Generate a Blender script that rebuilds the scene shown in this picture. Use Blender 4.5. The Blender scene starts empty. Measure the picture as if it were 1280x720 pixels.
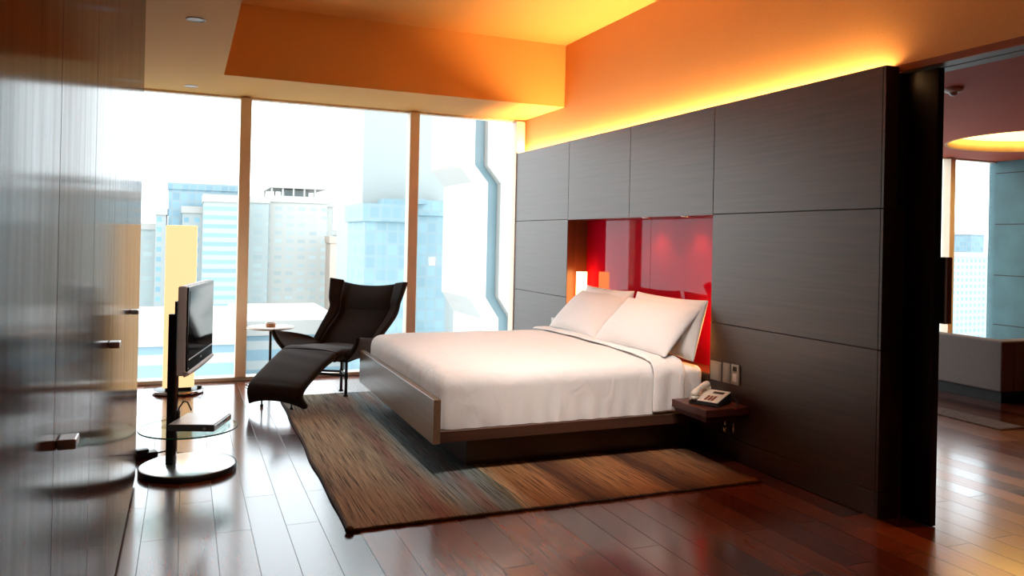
import bpy, bmesh, math, random
from mathutils import Vector, Matrix, noise
random.seed(7)
S = bpy.context.scene
COL = S.collection
PI = math.pi

# ------------------------------------------------------------------ helpers
def link(o, parent=None):
    COL.objects.link(o)
    if parent is not None:
        o.parent = parent
    return o

def tag(o, label=None, cat=None, group=None, kind=None):
    if label: o['label'] = label
    if cat: o['category'] = cat
    if group: o['group'] = group
    if kind: o['kind'] = kind
    return o

def obj(name, bm, m, parent=None, smooth=False, mats=None):
    bm.normal_update()
    me = bpy.data.meshes.new(name)
    bm.to_mesh(me); bm.free()
    for x in (mats or [m]):
        me.materials.append(x)
    if smooth:
        for p in me.polygons: p.use_smooth = True
    o = bpy.data.objects.new(name, me)
    return link(o, parent)

def thing(name, label, cat, loc=(0, 0, 0), rz=0.0, group=None):
    o = bpy.data.objects.new(name, None)
    o.empty_display_size = .1
    COL.objects.link(o)
    o.location = loc; o.rotation_euler = (0, 0, rz)
    return tag(o, label, cat, group)

def struct(name, bm, m, parent=None, smooth=False, mats=None):
    o = obj(name, bm, m, parent, smooth, mats)
    if parent is None: o['kind'] = 'structure'
    return o

def copy_tree(o, parent=None):
    c = o.copy(); COL.objects.link(c)
    if parent is not None: c.parent = parent
    for ch in list(o.children): copy_tree(ch, c)
    return c

def B(): return bmesh.new()

def box(bm, x0, y0, z0, x1, y1, z1, bev=0.0, seg=2, M=None):
    r = bmesh.ops.create_cube(bm, size=1.0)
    vs = r['verts']
    for v in vs:
        v.co = Vector((x0 + (v.co.x + .5) * (x1 - x0), y0 + (v.co.y + .5) * (y1 - y0), z0 + (v.co.z + .5) * (z1 - z0)))
    if bev > 0:
        es = list({e for v in vs for e in v.link_edges})
        g = bmesh.ops.bevel(bm, geom=es, offset=bev, segments=seg, affect='EDGES', profile=.5)
        vs = list({v for f in g['faces'] for v in f.verts} | {v for v in vs if v.is_valid})
    if M is not None:
        for v in vs: v.co = M @ v.co
    return vs

def lathe(bm, prof, seg=32, c=(0, 0, 0), M=None):
    """profile of (r, z) turned about the z axis through c"""
    rings = []
    vs = []
    for r, z in prof:
        if r < 1e-6:
            v = bm.verts.new((c[0], c[1], c[2] + z)); rings.append([v]); vs.append(v)
        else:
            ring = [bm.verts.new((c[0] + r * math.cos(2 * PI * i / seg), c[1] + r * math.sin(2 * PI * i / seg), c[2] + z)) for i in range(seg)]
            rings.append(ring); vs += ring
    for a, b in zip(rings[:-1], rings[1:]):
        for i in range(seg):
            j = (i + 1) % seg
            if len(a) == 1 and len(b) == 1: continue
            if len(a) == 1: bm.faces.new((a[0], b[j], b[i]))
            elif len(b) == 1: bm.faces.new((a[i], a[j], b[0]))
            else: bm.faces.new((a[i], a[j], b[j], b[i]))
    if M is not None:
        for v in vs: v.co = M @ v.co
    bmesh.ops.recalc_face_normals(bm, faces=bm.faces)
    return vs

def tube(bm, pts, r, seg=10, closed=False):
    pts = [Vector(p) for p in pts]
    n = len(pts); rings = []
    up = Vector((0, 0, 1))
    prev = None
    for i, p in enumerate(pts):
        a = pts[i - 1] if (i > 0 or closed) else p
        b = pts[(i + 1) % n] if (i < n - 1 or closed) else p
        d = (b - a).normalized()
        if prev is None:
            s = d.cross(up)
            if s.length < 1e-3: s = d.cross(Vector((1, 0, 0)))
        else:
            s = prev - d * prev.dot(d)
        s.normalize(); prev = s
        t = d.cross(s)
        rr = r[i] if isinstance(r, (list, tuple)) else r
        rings.append([bm.verts.new(p + (s * math.cos(2 * PI * k / seg) + t * math.sin(2 * PI * k / seg)) * rr) for k in range(seg)])
    m = n if closed else n - 1
    for i in range(m):
        a, b = rings[i], rings[(i + 1) % n]
        for k in range(seg):
            bm.faces.new((a[k], a[(k + 1) % seg], b[(k + 1) % seg], b[k]))
    if not closed:
        bm.faces.new(list(reversed(rings[0]))); bm.faces.new(rings[-1])
    bmesh.ops.recalc_face_normals(bm, faces=bm.faces)

def grid(bm, f, nu, nv):
    """surface f(u, v) with u, v in 0..1"""
    V = [[bm.verts.new(f(i / nu, j / nv)) for j in range(nv + 1)] for i in range(nu + 1)]
    for i in range(nu):
        for j in range(nv):
            bm.faces.new((V[i][j], V[i + 1][j], V[i + 1][j + 1], V[i][j + 1]))
    return V

def rbox(bm, x0, y0, z0, x1, y1, z1, r, n=(20, 20, 8), bottom=True):
    """soft rounded box: dense boxes pushed onto a rounded hull"""
    c = Vector(((x0 + x1) / 2, (y0 + y1) / 2, (z0 + z1) / 2)); h = Vector(((x1 - x0) / 2, (y1 - y0) / 2, (z1 - z0) / 2))
    cache = {}
    def vert(p):
        q = Vector([max(-h[k] + r, min(h[k] - r, p[k])) for k in range(3)])
        d = p - q
        if d.length > 1e-9: d = d.normalized() * r
        w = q + d
        key = tuple(round(t, 5) for t in w)
        if key not in cache: cache[key] = bm.verts.new(c + w)
        return cache[key]
    def cuts(k, m):
        return [(-1 + 2 * i / m) * h[k] for i in range(m + 1)]
    def smooth_cuts(k, m):
        a = [-h[k] + r * t for t in (0, .12, .3, .5, .72, 1)]
        inner = [(-h[k] + r) + (2 * h[k] - 2 * r) * i / m for i in range(1, m)]
        return a + inner + [-t for t in reversed(a)]
    C = [smooth_cuts(k, n[k]) for k in range(3)]
    for ax in range(3):
        a, b = [k for k in range(3) if k != ax]
        for sgn in (-1, 1):
            if ax == 2 and sgn == -1 and not bottom: continue
            for i in range(len(C[a]) - 1):
                for j in range(len(C[b]) - 1):
                    q = []
                    for (s, t) in ((i, j), (i + 1, j), (i + 1, j + 1), (i, j + 1)):
                        p = Vector((0, 0, 0)); p[a] = C[a][s]; p[b] = C[b][t]; p[ax] = sgn * h[ax]
                        v = vert(p)
                        if v not in q: q.append(v)
                    if len(q) >= 3:
                        try: bm.faces.new(q)
                        except ValueError: pass
    bmesh.ops.recalc_face_normals(bm, faces=bm.faces)

def mod(o, kind, **kw):
    m = o.modifiers.new(kind.lower(), kind)
    for k, v in kw.items(): setattr(m, k, v)
    return m

# ------------------------------------------------------------------ materials
def new_mat(name):
    m = bpy.data.materials.new(name); m.use_nodes = True
    nt = m.node_tree
    return m, nt, nt.nodes['Principled BSDF']

def N(nt, t, **kw):
    n = nt.nodes.new(t)
    for k, v in kw.items(): setattr(n, k, v)
    return n

def ramp(nt, stops, interp='LINEAR'):
    r = N(nt, 'ShaderNodeValToRGB'); cr = r.color_ramp; cr.interpolation = interp
    while len(cr.elements) > 1: cr.elements.remove(cr.elements[-1])
    cr.elements[0].position = stops[0][0]; cr.elements[0].color = (*stops[0][1], 1)
    for p, c in stops[1:]:
        e = cr.elements.new(p); e.color = (*c, 1)
    return r

def coords(nt, scale=(1, 1, 1), rot=(0, 0, 0), kind='Object'):
    tc = N(nt, 'ShaderNodeTexCoord'); mp = N(nt, 'ShaderNodeMapping')
    mp.inputs['Scale'].default_value = scale; mp.inputs['Rotation'].default_value = rot
    nt.links.new(tc.outputs[kind], mp.inputs['Vector'])
    return mp.outputs['Vector']

def bump(nt, b, h, strength=.2, dist=.01):
    n = N(nt, 'ShaderNodeBump'); n.inputs['Strength'].default_value = strength; n.inputs['Distance'].default_value = dist
    nt.links.new(h, n.inputs['Height']); nt.links.new(n.outputs['Normal'], b.inputs['Normal'])
    return n

def plain(name, col, rough=.5, metal=0.0, coat=0.0, var=.08, nscale=8.0, spec=.5, bstr=0.0):
    """one colour with a little procedural variation"""
    m, nt, b = new_mat(name)
    v = coords(nt)
    nz = N(nt, 'ShaderNodeTexNoise'); nz.inputs['Scale'].default_value = nscale; nz.inputs['Detail'].default_value = 4
    nt.links.new(v, nz.inputs['Vector'])
    lo = tuple(c * (1 - var) for c in col); hi = tuple(min(1, c * (1 + var)) for c in col)
    r = ramp(nt, [(.3, lo), (.7, hi)])
    nt.links.new(nz.outputs['Fac'], r.inputs['Fac']); nt.links.new(r.outputs['Color'], b.inputs['Base Color'])
    b.inputs['Roughness'].default_value = rough; b.inputs['Metallic'].default_value = metal
    b.inputs['Coat Weight'].default_value = coat; b.inputs['Specular IOR Level'].default_value = spec
    if bstr: bump(nt, b, nz.outputs['Fac'], bstr)
    return m

def wood(name, c0, c1, axis, rough=.3, scale=1.0, coat=0.0, spec=.5, stretch=28):
    """fine straight grain running along one axis"""
    m, nt, b = new_mat(name)
    sc = [stretch * scale] * 3; sc['xyz'.index(axis)] = .9 * scale
    v = coords(nt, tuple(sc))
    n1 = N(nt, 'ShaderNodeTexNoise'); n1.inputs['Scale'].default_value = 1.6; n1.inputs['Detail'].default_value = 8; n1.inputs['Roughness'].default_value = .65
    nt.links.new(v, n1.inputs['Vector'])
    r = ramp(nt, [(.3, c0), (.72, c1)])
    nt.links.new(n1.outputs['Fac'], r.inputs['Fac']); nt.links.new(r.outputs['Color'], b.inputs['Base Color'])
    b.inputs['Roughness'].default_value = rough; b.inputs['Coat Weight'].default_value = coat; b.inputs['Coat Roughness'].default_value = .15
    b.inputs['Specular IOR Level'].default_value = spec
    bump(nt, b, n1.outputs['Fac'], .06, .002)
    return m

def emit(name, col, strength):
    m, nt, b = new_mat(name)
    b.inputs['Base Color'].default_value = (.8, .75, .65, 1); b.inputs['Roughness'].default_value = .5
    b.inputs['Emission Color'].default_value = (*col, 1); b.inputs['Emission Strength'].default_value = strength
    return m

def satin(m, k, rough):
    """lay a weak satin varnish over a principled material"""
    nt = m.node_tree; b = nt.nodes['Principled BSDF']; out = [n for n in nt.nodes if n.type == 'OUTPUT_MATERIAL'][0]
    g = N(nt, 'ShaderNodeBsdfGlossy'); g.inputs['Roughness'].default_value = rough
    f = N(nt, 'ShaderNodeFresnel'); f.inputs['IOR'].default_value = 1.45
    mu = N(nt, 'ShaderNodeMath', operation='MULTIPLY'); mu.inputs[1].default_value = k
    mx = N(nt, 'ShaderNodeMixShader')
    nz = [n for n in nt.nodes if n.type == 'TEX_NOISE'][0]
    cr = ramp(nt, [(.3, (.72, .70, .68)), (.75, (1, 1, 1))]); nt.links.new(nz.outputs['Fac'], cr.inputs['Fac']); nt.links.new(cr.outputs['Color'], g.inputs['Color'])
    bp = [n for n in nt.nodes if n.type == 'BUMP'][0]; nt.links.new(bp.outputs['Normal'], g.inputs['Normal'])
    nt.links.new(f.outputs[0], mu.inputs[0]); nt.links.new(mu.outputs[0], mx.inputs[0])
    nt.links.new(b.outputs[0], mx.inputs[1]); nt.links.new(g.outputs[0], mx.inputs[2]); nt.links.new(mx.outputs[0], out.inputs['Surface'])

M = {}
M['wenge'] = wood('wenge_veneer', (.017, .0062, .0042), (.054, .0225, .015), 'y', rough=.40, spec=.85, stretch=34)
M['wenge'].node_tree.nodes['Principled BSDF'].inputs['Specular Tint'].default_value = (1, .86, .76, 1)
M['wardrobe'] = wood('wardrobe_veneer', (.085, .034, .024), (.15, .062, .044), 'z', rough=.5, spec=0.0, stretch=13)
satin(M['wardrobe'], .62, .12)
M['bedwood'] = wood('bed_veneer', (.13, .078, .046), (.23, .145, .09), 'y', rough=.3)
M['bedwood_x'] = wood('bed_rail_veneer', (.05, .022, .014), (.095, .042, .026), 'x', rough=.3)
M['nightwood'] = wood('nightstand_veneer', (.05, .014, .010), (.10, .028, .02), 'x', rough=.3)
M['nichewood'] = wood('niche_veneer', (.10, .025, .012), (.19, .05, .02), 'z', rough=.3)
M['darkboard'] = plain('dark_board', (.012, .008, .007), .6)
M['black_leaf'] = plain('black_lacquer', (.006, .005, .005), .45, spec=.25)
M['chrome'] = plain('polished_chrome', (.75, .76, .78), .12, 1.0, var=.03)
M['steel'] = plain('brushed_steel', (.55, .55, .56), .3, 1.0, var=.05)
M['satin'] = plain('satin_aluminium', (.78, .78, .78), .28, .85, var=.02)
M['black_steel'] = plain('black_steel', (.012, .012, .013), .35, 0.0)
M['black_plastic'] = plain('black_plastic', (.015, .015, .016), .4)
M['tv_bezel'] = plain('dark_silver_plastic', (.58, .56, .55), .35, .0)
M['tv_front'] = plain('gloss_black_plastic', (.008, .008, .009), .12)
M['screen'] = plain('dark_tv_glass', (.006, .009, .012), .06, var=.02)
M['silver_plastic'] = plain('silver_plastic', (.55, .56, .58), .3, .6)
M['sky_sheen_lid'] = plain('sky_reflection_silver', (.74, .75, .77), .3, .1)  # player lid: grazing sky reflection put into a pale colour
M['player_grey'] = plain('player_grey', (.10, .10, .105), .4, .2)
def linen():
    m, nt, b = new_mat('white_bed_linen')
    b.inputs['Base Color'].default_value = (.84, .825, .81, 1); b.inputs['Roughness'].default_value = .85; b.inputs['Specular IOR Level'].default_value = .2
    v = coords(nt, (1, 1, .6)); nz = N(nt, 'ShaderNodeTexNoise'); nz.inputs['Scale'].default_value = 7; nz.inputs['Detail'].default_value = 6; nz.inputs['Roughness'].default_value = .55; nz.inputs['Distortion'].default_value = .8
    nt.links.new(v, nz.inputs['Vector']); bump(nt, b, nz.outputs['Fac'], .45, .03)
    return m
M['linen'] = linen()
M['piping'] = plain('grey_piping', (.42, .40, .38), .8)
M['mullion'] = plain('tan_mullion_wood', (.92, .76, .58), .5, var=.03)
M['sill'] = plain('pale_sill_metal', (.62, .55, .47), .35, .2)
M['teal'] = plain('teal_stone_panels', (0.042, 0.124, 0.146), .5, var=.15, nscale=3)
M['sofa'] = plain('grey_brown_sofa_cloth', (.28, .235, .21), .9, var=.06, nscale=40, spec=.2)
M['white_lacquer'] = plain('white_lacquer', (.8, .78, .75), .25)
M['phone_body'] = plain('cream_phone_plastic', (.72, .66, .56), .4)
M['phone_dark'] = plain('dark_phone_plastic', (.02, .018, .017), .45)
M['brown_wood'] = plain('red_brown_wood', (.22, .07, .04), .4)
M['plate'] = plain('brushed_brass_grey_plate', (.42, .37, .31), .35, .5)
M['amber_bowl'] = plain('tan_ceramic', (.62, .30, .14), .4)
M['detector'] = plain('white_plastic', (.8, .78, .75), .5)

# chair cloth : very dark brown, soft
def cloth():
    m, nt, b = new_mat('dark_brown_suede')
    v = coords(nt)
    nz = N(nt, 'ShaderNodeTexNoise'); nz.inputs['Scale'].default_value = 60; nz.inputs['Detail'].default_value = 5
    nt.links.new(v, nz.inputs['Vector'])
    r = ramp(nt, [(.3, (.011, .0065, .006)), (.75, (.020, .012, .011))])
    nt.links.new(nz.outputs['Fac'], r.inputs['Fac']); nt.links.new(r.outputs['Color'], b.inputs['Base Color'])
    b.inputs['Roughness'].default_value = .8; b.inputs['Specular IOR Level'].default_value = .25
    b.inputs['Sheen Weight'].default_value = .15; b.inputs['Sheen Roughness'].default_value = .5
    bump(nt, b, nz.outputs['Fac'], .15, .004)
    return m
M['suede'] = cloth()

# ceiling and walls : amber of the lamp light put into cream paint
M['ceiling'] = plain('amber_lit_ceiling_paint', (.78, .41, .11), .7, var=.02, nscale=2, spec=.2)
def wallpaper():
    m, nt, b = new_mat('amber_lit_woven_wallcovering')
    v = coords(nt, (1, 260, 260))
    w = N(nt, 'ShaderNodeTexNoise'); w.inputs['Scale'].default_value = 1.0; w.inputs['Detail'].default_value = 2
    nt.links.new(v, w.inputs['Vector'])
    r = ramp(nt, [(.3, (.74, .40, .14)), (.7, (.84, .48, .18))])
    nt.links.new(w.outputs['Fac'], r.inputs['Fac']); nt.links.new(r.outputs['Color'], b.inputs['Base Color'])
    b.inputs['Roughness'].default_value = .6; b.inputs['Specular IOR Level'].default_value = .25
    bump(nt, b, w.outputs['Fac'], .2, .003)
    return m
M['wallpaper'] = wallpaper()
M['backwall'] = plain('brown_wall_paint', (.16, .10, .07), .7)

def red_glass():
    m, nt, b = new_mat('red_back_painted_glass')
    b.inputs['Base Color'].default_value = (.44, .003, .018, 1)
    b.inputs['Roughness'].default_value = .03; b.inputs['Specular IOR Level'].default_value = .13
    v = coords(nt); nz = N(nt, 'ShaderNodeTexNoise'); nz.inputs['Scale'].default_value = 1.3
    nt.links.new(v, nz.inputs['Vector']); bump(nt, b, nz.outputs['Fac'], .02, .01)
    return m
M['red_glass'] = red_glass()

def floor_mat():
    m, nt, b = new_mat('glossy_jatoba_planks')
    v = coords(nt, (1, 1, 1), (0, 0, PI / 2))
    br = N(nt, 'ShaderNodeTexBrick'); br.offset = .37; br.offset_frequency = 2; br.squash = 1
    br.inputs['Scale'].default_value = 1.0; br.inputs['Mortar Size'].default_value = .0019; br.inputs['Mortar Smooth'].default_value = .1
    br.inputs['Brick Width'].default_value = 1.25; br.inputs['Row Height'].default_value = .153; br.inputs['Bias'].default_value = 0
    br.inputs['Color1'].default_value = (0, 0, 0, 1); br.inputs['Color2'].default_value = (1, 1, 1, 1); br.inputs['Mortar'].default_value = (.5, .5, .5, 1)
    nt.links.new(v, br.inputs['Vector'])
    g = N(nt, 'ShaderNodeTexNoise'); g.inputs['Scale'].default_value = 1.5; g.inputs['Detail'].default_value = 7; g.inputs['Distortion'].default_value = .6
    v2 = coords(nt, (16, 1.1, 1)); 
    # every plank has its own grain : shift the noise by the plank's random value
    add = N(nt, 'ShaderNodeVectorMath', operation='ADD'); scl = N(nt, 'ShaderNodeVectorMath', operation='SCALE')
    scl.inputs['Scale'].default_value = 37.0
    nt.links.new(br.outputs['Color'], scl.inputs[0]); nt.links.new(v2, add.inputs[0]); nt.links.new(scl.outputs[0], add.inputs[1])
    nt.links.new(add.outputs[0], g.inputs['Vector'])
    rp = ramp(nt, [(0, (.085, .014, .006)), (.35, (.15, .028, .011)), (.7, (.21, .046, .017)), (1, (.28, .070, .023))])
    nt.links.new(br.outputs['Color'], rp.inputs['Fac'])
    rg = ramp(nt, [(.25, (.62, .58, .56)), (.75, (1.1, 1.1, 1.08))])
    nt.links.new(g.outputs['Fac'], rg.inputs['Fac'])
    mx = N(nt, 'ShaderNodeMixRGB', blend_type='MULTIPLY'); mx.inputs['Fac'].default_value = 1
    nt.links.new(rp.outputs['Color'], mx.inputs['Color1']); nt.links.new(rg.outputs['Color'], mx.inputs['Color2'])
    mm = N(nt, 'ShaderNodeMixRGB'); mm.inputs['Color2'].default_value = (.02, .008, .005, 1)
    nt.links.new(br.outputs['Fac'], mm.inputs['Fac']); nt.links.new(mx.outputs['Color'], mm.inputs['Color1'])
    nt.links.new(mm.outputs['Color'], b.inputs['Base Color'])
    rr = ramp(nt, [(0, (.15,) * 3), (1, (.28,) * 3)])
    nt.links.new(br.outputs['Color'], rr.inputs['Fac']); rm = N(nt, 'ShaderNodeMath', operation='MULTIPLY_ADD'); rm.inputs[1].default_value = .2; nt.links.new(br.outputs['Fac'], rm.inputs[0]); nt.links.new(rr.outputs['Color'], rm.inputs[2]); nt.links.new(rm.outputs[0], b.inputs['Roughness'])
    cw = ramp(nt, [(0, (.6,) * 3), (1, (.3,) * 3)]); nt.links.new(br.outputs['Fac'], cw.inputs['Fac']); nt.links.new(cw.outputs['Color'], b.inputs['Coat Weight']); b.inputs['Coat Roughness'].default_value = .14; b.inputs['Coat IOR'].default_value = 1.5
    inv = N(nt, 'ShaderNodeMath', operation='SUBTRACT'); inv.inputs[0].default_value = 1.0
    nt.links.new(br.outputs['Fac'], inv.inputs[1])
    # boards are a little dished and uneven, so each one catches the light differently
    wv = N(nt, 'ShaderNodeTexNoise'); wv.inputs['Scale'].default_value = 1.0; wv.inputs['Detail'].default_value = 2
    ad2 = N(nt, 'ShaderNodeVectorMath', operation='ADD'); nt.links.new(coords(nt, (5, .8, 1)), ad2.inputs[0]); nt.links.new(scl.outputs[0], ad2.inputs[1]); nt.links.new(ad2.outputs[0], wv.inputs['Vector'])
    hs = N(nt, 'ShaderNodeMath', operation='MULTIPLY_ADD'); hs.inputs[1].default_value = .22
    nt.links.new(wv.outputs['Fac'], hs.inputs[0]); nt.links.new(inv.outputs[0], hs.inputs[2])
    bn = bump(nt, b, hs.outputs[0], .45, .004); nt.links.new(bn.outputs['Normal'], b.inputs['Coat Normal'])
    return m
M['floor'] = floor_mat()

def rug_mat():
    m, nt, b = new_mat('woven_hemp_rug')
    tc = N(nt, 'ShaderNodeTexCoord')
    sx = N(nt, 'ShaderNodeSeparateXYZ'); nt.links.new(tc.outputs['Object'], sx.inputs[0])
    # wobble the colour bands a little along their length
    nz = N(nt, 'ShaderNodeTexNoise'); nz.inputs['Scale'].default_value = 1.0; nz.inputs['Detail'].default_value = 3
    mp = N(nt, 'ShaderNodeMapping'); mp.inputs['Scale'].default_value = (38, 1.6, 1); nt.links.new(tc.outputs['Object'], mp.inputs['Vector']); nt.links.new(mp.outputs[0], nz.inputs['Vector'])
    ma = N(nt, 'ShaderNodeMath', operation='MULTIPLY_ADD'); ma.inputs[1].default_value = .16; 
    nt.links.new(nz.outputs['Fac'], ma.inputs[0]); nt.links.new(sx.outputs['X'], ma.inputs[2])
    mr = N(nt, 'ShaderNodeMapRange'); mr.inputs['From Min'].default_value = .72 + .08; mr.inputs['From Max'].default_value = 3.05 + .08
    nt.links.new(ma.outputs[0], mr.inputs['Value'])
    tan, red, blue, grn, org, dk, brn = (.38, .315, .215), (.27, .135, .10), (.20, .27, .29), (.16, .175, .145), (.27, .13, .052), (.07, .03, .018), (.165, .074, .034)
    st = [(0, tan), (.10, (.39, .31, .205)), (.16, (.31, .25, .17)), (.20, red), (.23, (.30, .24, .18)), (.27, blue), (.315, (.22, .16, .15)), (.34, blue), (.375, grn), (.39, (.42, .30, .18)), (.42, org), (.50, (.30, .15, .07)), (.54, dk), (.60, brn), (.64, org), (.74, (.30, .13, .055)), (.78, dk), (.84, brn), (.9, (.26, .12, .05)), (1, (.20, .095, .05))]
    r = ramp(nt, st); nt.links.new(mr.outputs[0], r.inputs['Fac'])
    # single yarns, broken along their length
    y1 = N(nt, 'ShaderNodeTexNoise'); y1.inputs['Scale'].default_value = 1.0; y1.inputs['Detail'].default_value = 4; y1.inputs['Roughness'].default_value = .7
    mp2 = N(nt, 'ShaderNodeMapping'); mp2.inputs['Scale'].default_value = (140, 2.2, 1); nt.links.new(tc.outputs['Object'], mp2.inputs['Vector']); nt.links.new(mp2.outputs[0], y1.inputs['Vector'])
    r2 = ramp(nt, [(.36, (.10, .09, .08)), (.46, (.75, .75, .75)), (.66, (1.4, 1.4, 1.35))])
    nt.links.new(y1.outputs['Fac'], r2.inputs['Fac'])
    mx = N(nt, 'ShaderNodeMixRGB', blend_type='MULTIPLY'); mx.inputs['Fac'].default_value = 1
    nt.links.new(r.outputs['Color'], mx.inputs['Color1']); nt.links.new(r2.outputs['Color'], mx.inputs['Color2'])
    nt.links.new(mx.outputs['Color'], b.inputs['Base Color'])
    b.inputs['Roughness'].default_value = .85; b.inputs['Specular IOR Level'].default_value = .2
    bump(nt, b, y1.outputs['Fac'], .8, .012)
    return m
M['rug'] = rug_mat()
M['rug_edge'] = plain('dark_rug_binding', (.06, .035, .025), .9, var=.5, nscale=60)
M['mat'] = plain('woven_grey_mat', (.12, .08, .07), .9, var=.4, nscale=50)

def two_sided(nt, f, ior):
    g = N(nt, 'ShaderNodeNewGeometry'); mr = N(nt, 'ShaderNodeMapRange')
    mr.inputs['To Min'].default_value = ior; mr.inputs['To Max'].default_value = 1 / ior
    nt.links.new(g.outputs['Backfacing'], mr.inputs['Value']); nt.links.new(mr.outputs[0], f.inputs['IOR'])

def glass_pane():
    m = bpy.data.materials.new('clear_window_glass'); m.use_nodes = True
    nt = m.node_tree; nt.nodes.clear()
    out = N(nt, 'ShaderNodeOutputMaterial'); t = N(nt, 'ShaderNodeBsdfTransparent'); g = N(nt, 'ShaderNodeBsdfGlossy')
    t.inputs['Color'].default_value = (.96, .98, .98, 1); g.inputs['Roughness'].default_value = .01
    f = N(nt, 'ShaderNodeFresnel'); two_sided(nt, f, 1.35)
    mx = N(nt, 'ShaderNodeMixShader'); nt.links.new(f.outputs[0], mx.inputs[0]); nt.links.new(t.outputs[0], mx.inputs[1]); nt.links.new(g.outputs[0], mx.inputs[2])
    nt.links.new(mx.outputs[0], out.inputs['Surface'])
    return m
M['pane'] = glass_pane()

def shelf_glass():
    m = bpy.data.materials.new('clear_shelf_glass'); m.use_nodes = True
    nt = m.node_tree; nt.nodes.clear()
    out = N(nt, 'ShaderNodeOutputMaterial'); t = N(nt, 'ShaderNodeBsdfTransparent'); g = N(nt, 'ShaderNodeBsdfGlossy')
    t.inputs['Color'].default_value = (.82, .93, .90, 1); g.inputs['Roughness'].default_value = .02
    f = N(nt, 'ShaderNodeFresnel'); two_sided(nt, f, 1.5)
    mx = N(nt, 'ShaderNodeMixShader'); nt.links.new(f.outputs[0], mx.inputs[0]); nt.links.new(t.outputs[0], mx.inputs[1]); nt.links.new(g.outputs[0], mx.inputs[2])
    nt.links.new(mx.outputs[0], out.inputs['Surface'])
    return m
M['shelf_glass'] = shelf_glass()
M['glass_edge'] = plain('green_glass_edge', (.01, .10, .06), .1, var=.3)

M['cove'] = emit('warm_cove_strip', (1.0, .54, .22), 145)
M['lamp'] = emit('warm_paper_lamp', (1.0, .66, .32), .75)
M['niche_lamp'] = emit('amber_lamp_shade', (1.0, .48, .13), 8.0)
M['spot'] = emit('small_spot_lens', (1.0, .45, .1), 12)
M['dome'] = emit('warm_dome_diffuser', (1.0, .56, .14), 3.0)
M['off_lens'] = plain('pale_frosted_lens', (.9, .88, .82), .4)

# facades : pale, low-contrast colours with distance haze mixed in
def facade(name, wall, glass, w, h, mort, rough=.5, rot=0, offs=0.0):
    """window grid as a brick pattern: bricks are panes, mortar is the wall"""
    m, nt, b = new_mat(name)
    tc = N(nt, 'ShaderNodeTexCoord'); s = N(nt, 'ShaderNodeSeparateXYZ'); nt.links.new(tc.outputs['Object'], s.inputs[0])
    a = N(nt, 'ShaderNodeMath', operation='ADD'); nt.links.new(s.outputs['X'], a.inputs[0]); nt.links.new(s.outputs['Y'], a.inputs[1])
    c = N(nt, 'ShaderNodeCombineXYZ'); nt.links.new(a.outputs[0], c.inputs['X']); nt.links.new(s.outputs['Z'], c.inputs['Y'])
    br = N(nt, 'ShaderNodeTexBrick'); br.offset = offs; br.inputs['Scale'].default_value = 1
    br.inputs['Brick Width'].default_value = w; br.inputs['Row Height'].default_value = h; br.inputs['Mortar Size'].default_value = mort; br.inputs['Mortar Smooth'].default_value = .2
    br.inputs['Color1'].default_value = (*glass, 1); br.inputs['Color2'].default_value = (*[min(1, g * 1.25) for g in glass], 1); br.inputs['Mortar'].default_value = (*wall, 1)
    nt.links.new(c.outputs[0], br.inputs['Vector']); nt.links.new(br.outputs['Color'], b.inputs['Base Color'])
    b.inputs['Roughness'].default_value = rough; b.inputs['Specular IOR Level'].default_value = .3
    return m
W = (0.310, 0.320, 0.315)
M['f_blue'] = facade('hazed_blue_curtain_wall', (0.241, 0.298, 0.316), (0.169, 0.259, 0.306), 1.3, 1.5, .14)
M['f_stripe'] = facade('hazed_bands_blue_windows', (0.349, 0.362, 0.344), (0.198, 0.298, 0.344), 60, 1.45, .42)
M['f_dots'] = facade('hazed_wall_small_blue_windows', (0.349, 0.367, 0.354), (0.186, 0.309, 0.374), 1.7, 1.75, .5)
M['f_white'] = facade('hazed_wall_pale_windows', (0.400, 0.394, 0.364), (0.312, 0.355, 0.354), 2.1, 1.5, .45)
M['f_pale'] = facade('hazed_grey_white_wall', (0.350, 0.378, 0.364), (0.300, 0.349, 0.348), 2.2, 1.5, .4)
M['f_glass'] = facade('hazed_reflected_glass_grid', (0.222, 0.294, 0.314), (0.177, 0.269, 0.304), .75, .85, .09)
M['f_roof'] = facade('hazed_blue_banded_roof', (0.318, 0.354, 0.355), (0.136, 0.270, 0.355), 90, .95, .24)
M['f_slab'] = plain('sky_reflection_slab_colour', (0.284, 0.307, 0.298), .5, var=.06, nscale=.05)  # sky reflected by the glass tower, put into its flat colour
M['f_frame'] = plain('hazed_white_cladding', (0.403, 0.380, 0.351), .5, var=.02, nscale=.2)
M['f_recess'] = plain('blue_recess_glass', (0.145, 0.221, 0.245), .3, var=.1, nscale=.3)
M['f_roof'] = facade('hazed_blue_banded_roof', (0.391, 0.403, 0.390), (0.185, 0.273, 0.318), 60, 1.6, .4)
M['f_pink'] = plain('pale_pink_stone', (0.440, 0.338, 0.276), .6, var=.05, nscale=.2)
M['city_ground'] = plain('pale_city_ground', (.42, .44, .44), .8, var=.2, nscale=.02)  # lightened for haze and to bounce daylight up to the ceiling

# ------------------------------------------------------------------ room numbers
XW, XB, YE, ZB = 3.29, 3.20, 2.888, 2.265       # upper wall plane, panel face, panel near end, panel top
ZL, ZT, YR, YW, XT = 2.62, 3.205, 6.65, 7.63, .255
XL, YB = -1.0, -1.4                              # left wall, back wall
XN = 10.66                                       # far wall of the next room

# floor
b = B(); box(b, XL - .1, YB - .1, -.12, XN + .2, YW + .12, 0)
struct('floor', b, M['floor'])

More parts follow.
